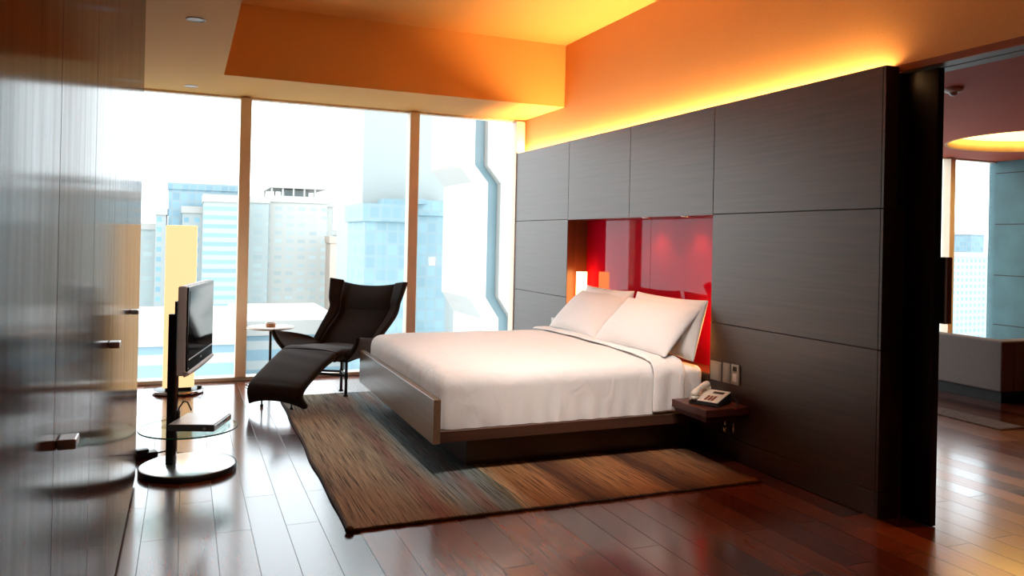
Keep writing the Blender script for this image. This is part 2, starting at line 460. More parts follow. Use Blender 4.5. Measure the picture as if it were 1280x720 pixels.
# ceiling : low strips, tray, next room
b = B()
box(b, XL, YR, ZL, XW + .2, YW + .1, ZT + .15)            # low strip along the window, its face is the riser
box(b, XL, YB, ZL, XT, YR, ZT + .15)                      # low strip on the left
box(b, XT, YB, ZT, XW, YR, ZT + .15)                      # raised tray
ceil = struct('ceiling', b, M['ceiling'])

# next room ceiling with a round light well
cx, cy, cr_ = 9.16, 5.88, 1.095
b = B()
n = 64
ring = [b.verts.new((cx + cr_ * math.cos(2 * PI * i / n), cy + cr_ * math.sin(2 * PI * i / n), ZL)) for i in range(n)]
x0, x1, y0, y1 = XW + .2, XN + .2, YB, YW + .1
def edge_pt(a):
    dx, dy = math.cos(a), math.sin(a)
    t = min(((x1 - cx) / dx) if dx > 1e-9 else 1e9, ((x0 - cx) / dx) if dx < -1e-9 else 1e9, ((y1 - cy) / dy) if dy > 1e-9 else 1e9, ((y0 - cy) / dy) if dy < -1e-9 else 1e9)
    return (cx + dx * t, cy + dy * t, ZL)
angs = [2 * PI * i / n for i in range(n)]
outer = [b.verts.new(edge_pt(a)) for a in angs]
corn = {}
for i in range(n):
    j = (i + 1) % n
    p, q = outer[i].co, outer[j].co
    f = [ring[i], ring[j], outer[j]]
    if abs(p.x - q.x) > 1e-4 and abs(p.y - q.y) > 1e-4:
        c = Vector((q.x if abs(q.x - x0) < 1e-4 or abs(q.x - x1) < 1e-4 else p.x, q.y if abs(q.y - y0) < 1e-4 or abs(q.y - y1) < 1e-4 else p.y, ZL))
        f.append(b.verts.new(c))
    f.append(outer[i]); b.faces.new(f)
well = [b.verts.new((v.co.x, v.co.y, ZL + .14)) for v in ring]
for i in range(n):
    j = (i + 1) % n; b.faces.new((ring[j], ring[i], well[i], well[j]))
M['ceiling_next'] = plain('warm_lit_ceiling_paint', (.55, .11, .06), .7, var=.03, nscale=2, spec=.2)  # red-brown of the warm lighting put into the paint colour
M['well'] = plain('gold_light_well_paint', (.85, .6, .3), .6)
o = struct('ceiling_next_room', b, M['ceiling_next'])
b = B(); lathe(b, [(cr_ - .002, .0), (cr_ - .002, .14), (cr_ - .03, .14), (cr_ - .03, .0), (cr_ - .002, .0)], 64, (cx, cy, ZL))
t = thing('ceiling_light', 'large round glowing ceiling light sunk in the next room ceiling', 'ceiling light', (0, 0, 0))
obj('rim', b, M['well'], t, True)
b = B(); lathe(b, [(0, .0), (cr_ - .02, .0), (cr_ - .02, .015), (0, .015)], 64, (cx, cy, ZL + .135))
obj('diffuser', b, M['dome'], t)
b = B(); box(b, XW + .2, YB, ZL + .16, XN + .2, YW + .1, ZL + .26)
struct('ceiling_next_room_slab', b, M['darkboard'])

# walls
b = B(); box(b, XL - .1, YB, 0, XL, YW, ZT); struct('wall_left', b, M['backwall'])
b = B(); box(b, XL - .1, YB - .1, 0, XN + .2, YB, ZT); struct('wall_back', b, M['backwall'])
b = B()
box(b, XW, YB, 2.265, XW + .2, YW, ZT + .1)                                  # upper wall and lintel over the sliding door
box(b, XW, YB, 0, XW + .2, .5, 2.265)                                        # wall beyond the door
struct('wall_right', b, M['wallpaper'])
b = B(); box(b, XN, YB, 0, XN + .2, YW + .1, ZL)
wn = struct('wall_next_room', b, M['teal'])
b = B()
for z in (.30, 1.0, 1.725, 2.45): box(b, XN - .003, YB, z - .006, XN, YW, z + .006)
obj('panel_joint', b, M['darkboard'], wn)
# door head : thin dark trim and grey track under the lintel
b = B(); box(b, XW - .004, YB, 2.235, XW + .02, YE + .02, 2.27); struct('trim_1', b, M['brown_wood'])
b = B(); box(b, XW + .02, YB, 2.238, XW + .10, YE + .02, 2.264); box(b, XW + .115, YB, 2.238, XW + .2, YE + .02, 2.264)
M['track'] = plain('grey_green_metal', (.22, .25, .25), .45, .3)
struct('trim_2', b, M['track'])

# headboard wall : dark panelled partition with a red glass niche
NY0, NY1, NZ0, NZ1, NXG = 4.236, 6.350, .50, 1.545, 3.40
YP = 7.58
b = B()
X2 = 3.47
core = XB + .012
box(b, core, YE + .012, 0, X2, NY0 - .012, 2.16); box(b, core, NY1 + .012, 0, X2, YP, 2.16)
box(b, core, NY0 - .012, NZ1 + .012, X2, NY1 + .012, 2.16); box(b, core, NY0 - .012, 0, X2, NY1 + .012, NZ0 - .01)
box(b, NXG + .012, NY0 - .012, NZ0 - .01, X2, NY1 + .012, NZ1 + .012)
box(b, XW + .001, YE + .012, 2.159, X2, YP, 2.2645)
hw = struct('wall_headboard', b, M['darkboard'])
def panel(y0, y1, z0, z1, x0=XB, x1=XB + .018):
    g = .0025
    b = B(); box(b, x0, y0 + g, z0 + g, x1, y1 - g, z1 - g, .0012, 1)
    return obj('wood_panel', b, M['wenge'], hw)
zs = [0.0, .135, .84, 1.548, ZB]
for z0, z1 in zip(zs[:-1], zs[1:]):
    panel(YE, NY0, z0, z1); panel(NY1, YP, z0, z1)
panel(NY0, 5.29, 1.548, ZB); panel(5.29, NY1, 1.548, ZB); panel(NY0, NY1, 0, .497)
# near end return, panel by panel, and a closing strip behind the light slot
for z0, z1 in zip(zs[:-1], zs[1:]):
    b = B(); box(b, XB + .0005, YE - .016, z0 + .0025, 3.35 if z1 < 2 else XW - .001, YE + .001, z1 - .0025, .0012, 1)
    obj('end_panel', b, M['wenge'], hw)
# niche lining
b = B(); box(b, XB + .002, NY1, NZ0, NXG, NY1 + .012, NZ1); obj('niche_side', b, M['nichewood'], hw)
b = B(); box(b, XB + .002, NY0 - .012, NZ0, NXG, NY0, NZ1); obj('niche_side', b, M['nichewood'], hw)
b = B(); box(b, XB + .002, NY0, NZ1, NXG, NY1, NZ1 + .012); obj('niche_top', b, M['nichewood'], hw)
b = B(); box(b, XB + .002, NY0, NZ0 - .012, NXG, NY1, NZ0); obj('niche_ledge', b, M['nichewood'], hw)
b = B()
for y0, y1 in ((NY0, 5.28), (5.284, NY1)): box(b, NXG, y0, NZ0, NXG + .010, y1, NZ1)
obj('red_glass', b, M['red_glass'], hw)
# light strip in the slot along the top
b = B(); box(b, XB + .058, YE + .035, 2.218, XB + .086, YP - .03, 2.226)
tag(obj('cove_light', b, M['cove']), 'glowing amber light strip in the slot along the top of the headboard wall', 'light')
for y, lab in ((5.13, 'left one of two small amber spotlights in the top of the red niche'), (4.62, 'right one of two small amber spotlights in the top of the red niche')):
    t = thing('spotlight', lab, 'spotlight', (3.26, y, NZ1), group='niche spotlights')
    b = B(); lathe(b, [(.034, 0), (.034, -.006), (.026, -.006), (.024, -.001)], 24); obj('ring', b, M['chrome'], t, True)
    b = B(); lathe(b, [(0, -.003), (.024, -.003), (.024, -.001)], 24); obj('lens', b, M['spot'], t)
    L = bpy.data.lights.new('niche_spot_light', 'SPOT'); L.energy = 2.5; L.color = (1, .42, .1); L.spot_size = 2.0; L.spot_blend = .8; L.shadow_soft_size = .02
    lo = bpy.data.objects.new('niche_spot_light', L); COL.objects.link(lo); lo.location = (3.26, y, NZ1 - .012)

# sliding door leaf
b = B(); box(b, 3.36, 2.705, .003, 3.40, 3.75 - .9 + .03, 2.235, .002, 1)
dr = struct('door_1', b, M['black_leaf'])
b = B(); box(b, 3.401, 2.712, .99, 3.425, 2.75, 1.31, .002, 1); t = obj('pull_handle', b, M['black_leaf'], dr)
b = B(); box(b, 3.4255, 2.700, .985, 3.440, 2.75, 1.312, .002, 1); obj('chrome_strip', b, M['satin'], t)
b = B(); box(b, 3.4405, 2.700, .985, 3.475, 2.75, 1.312, .003, 1); obj('wood_grip', b, M['brown_wood'], t)

# ------------------------------------------------------------------ windows
def window(name, x0, x1, mull):
    b = B(); box(b, x0, YW + .0, ZL - .018, x1, YW + .09, ZL - .001)
    w = struct(name, b, M['mullion'])
    b = B(); box(b, x0, YW - .05, 0.0005, x1, YW + .09, .035, .004, 1); obj('sill', b, M['sill'], w)
    for x in mull:
        b = B(); box(b, x - .048, YW - .06, .0355, x + .048, YW + .07, ZL - .019, .003, 1); obj('mullion', b, M['mullion'], w)
    xs = [x0] + mull + [x1]
    for a, c in zip(xs[:-1], xs[1:]):
        b = B(); box(b, a + .05, YW + .03, .036, c - .05, YW + .045, ZL - .020); obj('pane', b, M['pane'], w)
    return w
window('window_1', XL, XW, [-.9, .49, 2.09, 3.24])
window('window_2', XW + .2, XN, [3.54, 5.1, 6.65, 8.2, 9.72])

# ------------------------------------------------------------------ wardrobe, one unit per pair of doors
WX = -.224
units = [(.45, 1.71, 'dark wood wardrobe unit nearest the camera at the left edge of the photo'),
         (1.71, 2.97, 'dark wood wardrobe unit with the nearest metal handle, second along the left wall'),
         (2.97, 4.23, 'dark wood wardrobe unit third along the left wall, with an orange reflection'),
         (4.23, 4.672, 'narrow dark wood wardrobe unit at the window end of the row')]
HN = {1: (1.77, .93), 2: (2.86, .98), 3: (3.95, .985)}
for k, (y0, y1, lab) in enumerate(units):
    t = thing('wardrobe', lab, 'wardrobe', ((WX - .58 + WX) / 2, (y0 + y1) / 2, 0), group=None)
    o_ = t.location.copy()
    Mi = Matrix.Translation(-o_)
    b = B(); box(b, WX - .58, y0 + .001, .0, WX - .022, y1 - .001, ZL - .004, M=Mi); obj('carcass', b, M['darkboard'], t)
    nd = 2 if y1 - y0 > .7 else 1
    for d in range(nd):
        a = y0 + (y1 - y0) * d / nd; c = y0 + (y1 - y0) * (d + 1) / nd
        b = B(); box(b, WX - .021, a + .0018, .03, WX, c - .0018, ZL - .008, .0012, 1, M=Mi)
        dd = obj('door', b, M['wardrobe'], t)
        for key, (hy_, hz) in HN.items():
            if a <= hy_ < c:
                b = B(); box(b, WX + .0005, hy_ - .028, hz - .010, WX + .034, hy_ + .028, hz + .010, .003, 2, M=Mi)
                obj('handle', b, M['satin'], dd)

# ------------------------------------------------------------------ downlights
def downlight(x, y, z, lab, grp='downlights'):
    t = thing('downlight', lab, 'downlight', (x, y, z), group=grp)
    b = B(); lathe(b, [(.056, 0), (.056, -.004), (.046, -.006), (.044, -.001)], 32); obj('ring', b, M['detector'], t, True)
    b = B(); lathe(b, [(0, -.0025), (.044, -.0025), (.044, -.0005)], 32); obj('lens', b, M['off_lens'], t)
downlight(.029, 5.014, ZL, 'round white downlight in the low ceiling, nearest the camera')
downlight(.016, 7.30, ZL, 'round white downlight in the low ceiling right above the window')
t = thing('smoke_detector', 'small smoke detector on the warm-lit ceiling of the next room', 'smoke detector', (5.54, 4.33, ZL))
b = B(); lathe(b, [(0, 0), (.07, 0), (.07, -.022), (.055, -.034), (0, -.034)], 28); obj('base', b, M['detector'], t, True)
b = B(); lathe(b, [(.03, -.0345), (.028, -.05), (.016, -.062), (0, -.062)], 20); obj('sensor', b, M['tv_bezel'], t, True)

# ------------------------------------------------------------------ rug
b = B()
RX0, RX1, RY0, RY1 = .715, 3.05, 3.55, 6.74
def rugf(u, v):
    x = RX0 + (RX1 - RX0) * u; y = RY0 + (RY1 - RY0) * v
    e = .012 * noise.noise(Vector((x * 2.2, y * 2.2, 3)))
    if v == 0: y += .02 * (1 - u) + .010 * noise.noise(Vector((x * 6, 0, 0)))
    if v == 1: y += .02 * noise.noise(Vector((x * 3, 9, 0)))
    if u == 0: x += .012 * noise.noise(Vector((4, y * 2.0, 0))) + .035 * v
    return Vector((x, y, .009 + .0025 * noise.noise(Vector((x * 9, y * 5, 0)))))
V = grid(b, rugf, 60, 70)
bot = [v.co.copy() for v in b.verts]
rg = obj('area_rug', b, M['rug'], None, True)
mod(rg, 'SOLIDIFY', thickness=.008, offset=-1)
tag(rg, 'striped woven rug in tan, blue-grey and rust under the bed', 'rug')
def edge_line(us):
    return [rugf(u, v) for u, v in us]
b = B()
tube(b, [p + Vector((0, -.003, -.001)) for p in edge_line([(i / 60, 0) for i in range(61)])], [.007 + .002 * math.sin(i * 2.4) for i in range(61)], 8)
o = obj('edge_binding', b, M['rug_edge'], rg, True)
b = B(); tube(b, [p + Vector((-.004, 0, -.001)) for p in edge_line([(0, i / 70) for i in range(71)])], .008, 8)
obj('edge_binding', b, M['rug_edge'], rg, True)
b = B(); bmesh.ops.create_icosphere(b, subdivisions=2, radius=.02)
for v in b.verts: v.co = Vector((v.co.x * 1.1, v.co.y, v.co.z * .8)) + rugf(0, 0) + Vector((0, -.006, .006))
obj('corner_knot', b, M['rug_edge'], rg, True)

# ------------------------------------------------------------------ bed
BY0, BY1, BX0, BX1 = 4.20, 6.18, 1.30, 3.195
t = thing('bed_frame', 'low dark wood platform bed frame with a raised footboard', 'bed', (0, 0, 0))
b = B(); box(b, BX0, BY0 - .01, .195, BX0 + .042, BY1 + .02, .445, .002, 1); obj('footboard', b, M['bedwood'], t)
b = B(); box(b, BX0 + .0425, BY0 + .002, .198, BX1, BY0 + .04, .262, .002, 1); obj('side_rail', b, M['bedwood_x'], t)
b = B(); box(b, BX0 + .0425, BY1 - .03, .198, BX1, BY1 + .008, .262, .002, 1); obj('side_rail', b, M['bedwood_x'], t)
b = B(); box(b, BX0 + .0425, BY0 + .0405, .205, BX1, BY1 - .0305, .255); obj('deck', b, M['bedwood_x'], t)
b = B(); box(b, 1.56, 4.36, .012, BX1 - .05, 6.0, .2045, .002, 1); obj('plinth', b, M['bedwood_x'], t)

# mattress
b = B(); rbox(b, 1.46, 4.275, .2625, 3.19, 6.10, .545, .05, (16, 16, 4))
mt = obj('mattress', b, M['linen'], None, True)
tag(mt, 'white sheeted mattress showing between duvet and headboard wall', 'mattress')

# duvet
def drape(p, s=1.0):
    w = noise.noise(Vector((p.x * 1.7, p.y * 1.7, 5))) * .010 + noise.noise(Vector((p.x * 5, p.y * 4, p.z * 4))) * .005
    return w
b = B(); DX0, DX1, DY0, DY1, DZ0, DZ1 = 1.352, 2.975, 4.225, 6.14, .264, .585
rbox(b, DX0, DY0, DZ0 - .09, DX1, DY1, DZ1, .085, (60, 60, 12), bottom=False)
for f in [f for f in b.faces if max(v.co.z for v in f.verts) < DZ0 + .004]:
    b.faces.remove(f)
for v in [v for v in b.verts if not v.link_faces]: b.verts.remove(v)
b.normal_update()
for v in b.verts:
    p = v.co.copy(); nrm = v.normal.copy()
    top = max(0, min(1, (p.z - .5) / .06))
    cxy = (1 - abs((p.x - (DX0 + DX1) / 2) / ((DX1 - DX0) / 2)) ** 3) * (1 - abs((p.y - (DY0 + DY1) / 2) / ((DY1 - DY0) / 2)) ** 4)
    v.co.z += .035 * top * max(0, cxy)
    side = 1 - top
    if side > 0:
        k = max(0, min(1, (.42 - p.z) / .16))
        along = p.x if abs(nrm.y) > .6 else p.y
        puck = math.sin(along * 58 + 3 * noise.noise(Vector((along * 4, 0, 1)))) * .006 + noise.noise(Vector((along * 14, p.z * 3, 2))) * .008
        v.co += nrm * (puck * k)
        if p.z < DZ0 + .02 and abs(nrm.z) < .9: v.co.z += .006 * math.sin(along * 37 + 2)
    v.co += nrm * drape(p)
    # tucked fold at the near foot corner
    d = math.hypot(p.x - DX0 - .02, p.y - DY0 - .02)
    if d < .12 and p.z < .52: v.co += Vector((-.018, -.005, 0)) * max(0, math.sin((p.x + p.y) * 90)) * (1 - d / .12)
    v.co.z = max(v.co.z, DZ0)
    v.co.x = max(v.co.x, BX0 + .046) if v.co.z < .46 else v.co.x
dv = obj('duvet', b, M['linen'], None, True)
tag(dv, 'white duvet with a thin grey seam spread over the bed', 'duvet')
mod(dv, 'SUBSURF', levels=1, render_levels=1)

# turned-down cuff lying on the duvet : a second layer over the pillow end
b = B()
prof = []
def cuff(u, v):
    # v runs across the bed and down the near side, u from the seam to the pillow end
    x = 2.775 + (.235) * u + .02 * math.sin(v * 5)
    h0, h1 = DZ1 + .013, DZ0 + .012
    r = .085
    if v < .78:
        y = 6.13 - (6.13 - DY0 - r + .0) * (v / .78)
        z = h0 + .030 * max(0, (1 - abs((y - 5.18) / .96) ** 4)) * (.75 - .35 * u)
    elif v < .86:
        a = (v - .78) / .08 * PI / 2
        y = DY0 + r - (r + .012) * math.sin(a); z = h0 - r + r * math.cos(a)
    else:
        y = DY0 - .012 - .006 * math.sin(u * 9); z = (h0 - r) - (h0 - r - h1) * (v - .86) / .14
    e = .005 * noise.noise(Vector((x * 7, y * 5, z * 5)))
    if u > .93: z -= .012 * (u - .93) / .07 if v < .8 else 0; y += .012 * (u - .93) / .07 if v >= .8 else 0
    if u < .05: z -= .010 if v < .8 else 0; y += .008 if v >= .8 else 0
    return Vector((x, y + (e if v > .8 else 0), z + (e if v <= .8 else 0)))
grid(b, cuff, 14, 80)
cf = obj('turned_down_cuff', b, M['linen'], dv, True)
mod(cf, 'SOLIDIFY', thickness=.010, offset=-1); mod(cf, 'SUBSURF', levels=1, render_levels=1)
b = B(); tube(b, [cuff(.02, i / 80) + Vector((-.004, -.003 if i > 66 else 0, .004 if i <= 66 else 0)) for i in range(81)], .0032, 6)
obj('piping', b, M['piping'], cf, True)

# pillows
def pillow_mesh(w, h, th, seed):
    b = B(); nu, nv = 30, 22
    def side(s):
        def f(u, v):
            a, c = 2 * u - 1, 2 * v - 1
            x = a * w / 2 * (1 - .07 * (1 - abs(a)) * 0 - .05 * (1 - c * c)); y = c * h / 2 * (1 - .07 * (1 - a * a))
            k = max(0, (1 - abs(a) ** 3.2)) ** .62 * max(0, (1 - abs(c) ** 2.6)) ** .62
            z = s * th / 2 * k
            z += s * .008 * k * noise.noise(Vector((x * 6 + seed, y * 6, s))) + .010 * noise.noise(Vector((x * 3, y * 3, seed)))
            return Vector((x, y, z))
        return f
    grid(b, side(1), nu, nv); grid(b, side(-1), nu, nv)
    bmesh.ops.remove_doubles(b, verts=b.verts, dist=.0015)
    bmesh.ops.recalc_face_normals(b, faces=b.faces)
    return b
def pillow(cy_, w, h, th, xb, zb, tilt, yaw, seed, lab):
    o = obj('pillow', pillow_mesh(w, h, th, seed), M['linen'], None, True)
    mod(o, 'SUBSURF', levels=1, render_levels=1)
    t = math.radians(tilt)
    X = Vector((0, -1, 0)); Y = Vector((math.cos(t), 0, math.sin(t))); Z = X.cross(Y)
    R = Matrix((X, Y, Z)).transposed().to_4x4()
    c = Vector((xb, cy_, zb)) + Y * (h / 2)
    o.matrix_world = Matrix.Translation(c) @ Matrix.Rotation(math.radians(yaw), 4, 'Z') @ R
    return tag(o, lab, 'pillow', 'white bed pillows')
pillow(4.71, .90, .46, .17, 2.84, .610, 46, 3, 1.0, 'white pillow in front, on the side of the bed nearer the telephone')
pillow(5.62, .88, .46, .17, 2.87, .610, 45, -2, 4.0, 'white pillow in front, on the window side of the bed')
pillow(4.69, .90, .43, .16, 3.085, .57, 75, 0, 7.0, 'white pillow standing behind, on the side of the bed nearer the telephone')
pillow(5.56, .80, .43, .16, 3.085, .57, 75, 0, 9.0, 'white pillow standing behind, on the window side of the bed')

# lamps in the niche
for y, lab in ((6.22, 'slim glowing amber lamp in the red niche behind the pillows'), (4.296, 'slim amber lamp hidden at the near end of the red niche')):
    t = thing('bedside_lamp', lab, 'lamp', (3.285 if y > 5 else 3.345, y, NZ0), group='niche lamps')
    b = B(); lathe(b, [(0, 0.0005), (.055, 0.0005), (.055, .015), (.012, .02), (.012, .10), (0, .10)], 28); obj('base', b, M['chrome'], t, True)
    b = B(); lathe(b, [(0, .1005), (.048, .1005), (.048, .578), (0, .578)], 28); obj('lamp_shade', b, M['niche_lamp'], t, False)

# ------------------------------------------------------------------ bedside shelf, phone, plates
t = thing('bedside_shelf', 'dark red-brown floating bedside shelf under the telephone', 'bedside shelf', (0, 0, 0))
b = B(); box(b, 2.875, 3.83, .315, 3.1985, 4.185, .362, .003, 2); obj('shelf_top', b, M['nightwood'], t)
b = B(); box(b, 2.89, 3.845, .285, 3.1985, 4.17, .3145, .002, 1); obj('drawer', b, M['nightwood'], t)
b = B(); tube(b, [(3.12, 3.88, .284), (3.12, 3.88, .19)], .008, 10); tube(b, [(3.08, 3.91, .284), (3.08, 3.91, .24)], .009, 10)
lathe(b, [(0, .24), (.013, .238), (.016, .222), (.008, .20), (0, .198)], 16, (3.08, 3.91, 0)); obj('chrome_bracket', b, M['chrome'], t, True)
# telephone
t = thing('telephone', 'cream desk telephone with handset on the bedside shelf', 'telephone', (3.03, 4.0, .3625), math.radians(-62))
b = B()
vs = [(-.10, -.10, .0), (.10, -.10, 0), (.10, .10, 0), (-.10, .10, 0), (-.095, -.095, .022), (.095, -.095, .022), (.095, .095, .062), (-.095, .095, .062)]
v = [b.verts.new(p) for p in vs]
for f in ((3, 2, 1, 0), (4, 5, 6, 7), (0, 1, 5, 4), (1, 2, 6, 5), (2, 3, 7, 6), (3, 0, 4, 7)): b.faces.new([v[i] for i in f])
bmesh.ops.bevel(b, geom=list(b.edges), offset=.006, segments=2, affect='EDGES'); obj('body', b, M['phone_dark'], t)
Ms = Matrix.Translation((0, 0, .0425)) @ Matrix.Rotation(math.atan2(.04, .19), 4, 'X')
b = B(); box(b, -.094, -.099, .0005, .094, .099, .007, .003, 2, M=Ms); fp = obj('face_plate', b, M['phone_body'], t)
b = B()
for i in range(3):
    for j in range(4):
        box(b, -.005 + i * .022, -.08 + j * .019, .0075, .011 + i * .022, -.067 + j * .019, .012, .002, 1, M=Ms)
kp = obj('keypad', b, M['brown_wood'], fp)
b = B(); box(b, .0, .035, .0075, .07, .07, .009, .001, 1, M=Ms); obj('display', b, M['phone_dark'], fp)
b = B()
pts = [Ms @ Vector((-.06, y, .034 + .016 * (1 - (y / .1) ** 2))) for y in [-.105, -.09, -.06, -.03, 0, .03, .06, .09, .105]]
tube(b, pts, [.016, .024, .021, .016, .015, .016, .021, .024, .016], 14)
for y in (-.088, .088): lathe(b, [(0, .0), (.024, .0), (.026, .012), (.02, .022), (0, .022)], 16, M=Ms @ Matrix.Translation((-.06, y, .009)))
obj('handset', b, M['phone_body'], t, True)
b = B(); tube(b, [(.095, .05, .02), (.13, .06, .045), (.17, .03, .03), (.175, -.02, .006)], .003, 6); obj('cord', b, M['phone_dark'], t, True)

def wall_plate(y0, y1, z0, z1, lab, style):
    t = thing('wall_plate', lab, 'wall plate', (XB, (y0 + y1) / 2, (z0 + z1) / 2), group='plates beside the niche')
    w, h = (y1 - y0) / 2, (z1 - z0) / 2
    b = B(); box(b, -.012, -w, -h, -.0003, w, h, .002, 2); obj('plate', b, M['plate'], t)
    b = B()
    if style == 0: box(b, -.015, -w * .8, -h * .8, -.0122, w * .8, h * .8, .001, 1); obj('switch', b, M['plate'], t)
    elif style == 1: box(b, -.015, -w * .7, -h * .75, -.0122, w * .7, h * .75, .001, 1); obj('switch', b, M['plate'], t)
    else:
        box(b, -.0135, -w * .5, h * .35, -.0122, w * .5, h * .8); obj('display', b, M['tv_front'], t)
        b = B(); box(b, -.0145, -w * .5, -h * .7, -.0122, w * .5, h * .1, .001, 1); obj('button_pad', b, M['satin'], t)
wall_plate(4.105, 4.212, .470, .592, 'widest of three metal plates on the wall, next to the red niche', 0)
wall_plate(4.015, 4.085, .472, .597, 'plain narrow metal plate in the middle of three beside the niche', 1)
wall_plate(3.928, 4.004, .475, .600, 'metal plate with a small dark display, farthest from the niche', 2)
wall_plate(6.56, 6.63, .53, .63, 'small metal plate past the far pillow on the window side', 1)

# ------------------------------------------------------------------ lounge chair
t = thing('lounge_chair', 'dark brown winged lounge chair with extended leg rest by the window', 'lounge chair', (1.185, 6.69, 0), math.radians(-42))
def sheet(name, f, nu, nv, th, parent=t, sub=1):
    b = B(); grid(b, f, nu, nv)
    o = obj(name, b, M['suede'], parent, True)
    mod(o, 'SOLIDIFY', thickness=th, offset=-1); mod(o, 'SUBSURF', levels=sub, render_levels=sub)
    return o
def interp(pts, s):
    s = max(0, min(1, s)) * (len(pts) - 1); i = min(int(s), len(pts) - 2); f = s - i
    a, c = pts[i], pts[i + 1]
    p0 = pts[i - 1] if i > 0 else a; p3 = pts[i + 2] if i + 2 < len(pts) else c
    out = []
    for k in range(len(a)):
        out.append(.5 * (2 * a[k] + (c[k] - p0[k]) * f + (2 * p0[k] - 5 * a[k] + 4 * c[k] - p3[k]) * f * f + (3 * a[k] - p0[k] - 3 * c[k] + p3[k]) * f ** 3))
    return out
# (ly, z, half width) from the toe end up to the back of the seat
LEG = [(-.79, .045, .235), (-.835, .14, .245), (-.80, .225, .25), (-.68, .295, .25), (-.52, .37, .255), (-.38, .425, .265)]
SEAT = [(-.385, .425, .268), (-.30, .437, .275), (-.12, .425, .275), (.08, .405, .27), (.22, .40, .265)]
def legf(u, v):
    ly, z, w = interp(LEG, v)
    a = 2 * u - 1
    z += .012 * (1 - a ** 4) + (.006 * math.sin((v - .5) * 40 + 2 * a) * max(0, v - .55))
    if v < .25: z += (.25 - v) * .16 * (1 - a * a)
    ly += -.012 * (1 - a * a) if v < .4 else 0
    return Vector((a * w * (1 + (.10 * max(0, .16 - v) / .16)), ly, z))
def seatf(u, v):
    ly, z, w = interp(SEAT, v); a = 2 * u - 1
    z += .014 * (1 - a ** 4) + .004 * math.sin(v * 16 + 3 * a)
    return Vector((a * w, ly, z))
sheet('leg_rest', legf, 16, 30, .055)
sheet('seat', seatf, 16, 16, .085)
def sh(z):
    return -.05 + .12 * max(0, min(1, (z - .39) / .29)) + .012 * max(0, (z - .68) / .27)
BACK = [(.205, .39, .272), (.265, .52, .272), (.325, .62, .272), (.378, .735, .275)]
HEAD = [(.355, .695, .272), (.375, .79, .275), (.400, .87, .278), (.425, .95, .282)]
def backf(u, v):
    ly, z, w = interp(BACK, v); a = 2 * u - 1
    return Vector((a * w + sh(z), ly - .018 * (1 - a ** 4) , z + .004 * math.sin(a * 4)))
def headf(u, v):
    ly, z, w = interp(HEAD, v); a = 2 * u - 1
    return Vector((a * w + sh(z), ly - .030 * (1 - abs(a) ** 4) * math.sin(PI * min(1, v * .9 + .08)), z - .028 * (1 - a * a) * v))
sheet('backrest', backf, 16, 14, .06); sheet('headrest', headf, 16, 12, .06)
for s in (-1, 1):
    def wingf(u, v, s=s):
        pts = BACK[:3] + [(.37, .72, .272)] + HEAD[1:]
        ly, z, w = interp(pts, v)
        wid = .02 + .075 * v ** .8 + (.02 * max(0, v - .55) if s > 0 else 0)
        return Vector((sh(z) + s * (w - .035 + (wid + .035) * u), ly - wid * .45 * u - .006, z + .02 * u * v))
    sheet('side_wing', wingf, 5, 24, .045)
    def armf(u, v, s=s):
        # u from hinge to free edge, v from front to rear : a leaf that flares out to a raised front tip
        fy = interp([(-.30, -.30), (-.20, -.24), (-.02, -.08), (.14, .10), (.22, .22)], v)
        hz = .41
        out = interp([(.145,), (.135,), (.10,), (.06,), (.02,)], v)[0]; up = interp([(.142,), (.128,), (.105,), (.07,), (.02,)], v)[0]
        bow = .022 * math.sin(PI * u) 
        y = fy[0] + (fy[1] - fy[0]) * u
        out *= .68 if s > 0 else 1
        return Vector((s * (.280 + out * u + bow), y, hz - .03 * (1 - u) + up * u))
    sheet('armrest', armf, 10, 30, .038, sub=0)
# under-frame
def bar(name, pts, r=.011):
    b = B(); tube(b, pts, r, 12); return obj(name, b, M['black_steel'], t, True)
fr = bar('seat_frame', [(-.25, -.20, .335), (.25, -.20, .335), (.25, .18, .335), (-.25, .18, .335), (-.25, -.20, .335)], .013)
for lx, ly, zf in ((.15, -.05, .0125), (.0, .12, .0125), (-.30, -.14, .001), (-.33, .0, .001)):
    b = B(); tube(b, [(lx, ly, zf + .012), (lx, ly, .35)], .0125, 12); lathe(b, [(0, 0), (.020, 0), (.022, .006), (.016, .02), (0, .02)], 16, (lx, ly, zf))
    lathe(b, [(.0125, .16), (.018, .165), (.018, .205), (.0125, .21)], 16, (lx, ly, 0))
    obj('leg', b, M['black_steel'], t, True)
bar('crossbar', [(.15, -.05, .185), (-.30, -.14, .20)], .011); bar('crossbar', [(.0, .12, .185), (-.33, .0, .19)], .010)
bar('crossbar', [(.15, -.05, .19), (0, .12, .19)], .010); bar('crossbar', [(-.30, -.14, .20), (-.33, .0, .20)], .010)
bar('crossbar', [(.15, -.05, .33), (-.30, -.14, .33)], .010)
for lx in (-.243, .03):
    b = B(); lathe(b, [(0, .001), (.012, .001), (.014, .02), (.007, .025), (.007, .24), (0, .24)], 14, (lx, -.64, 0)); obj('rest_foot', b, M['black_steel'], t, True)

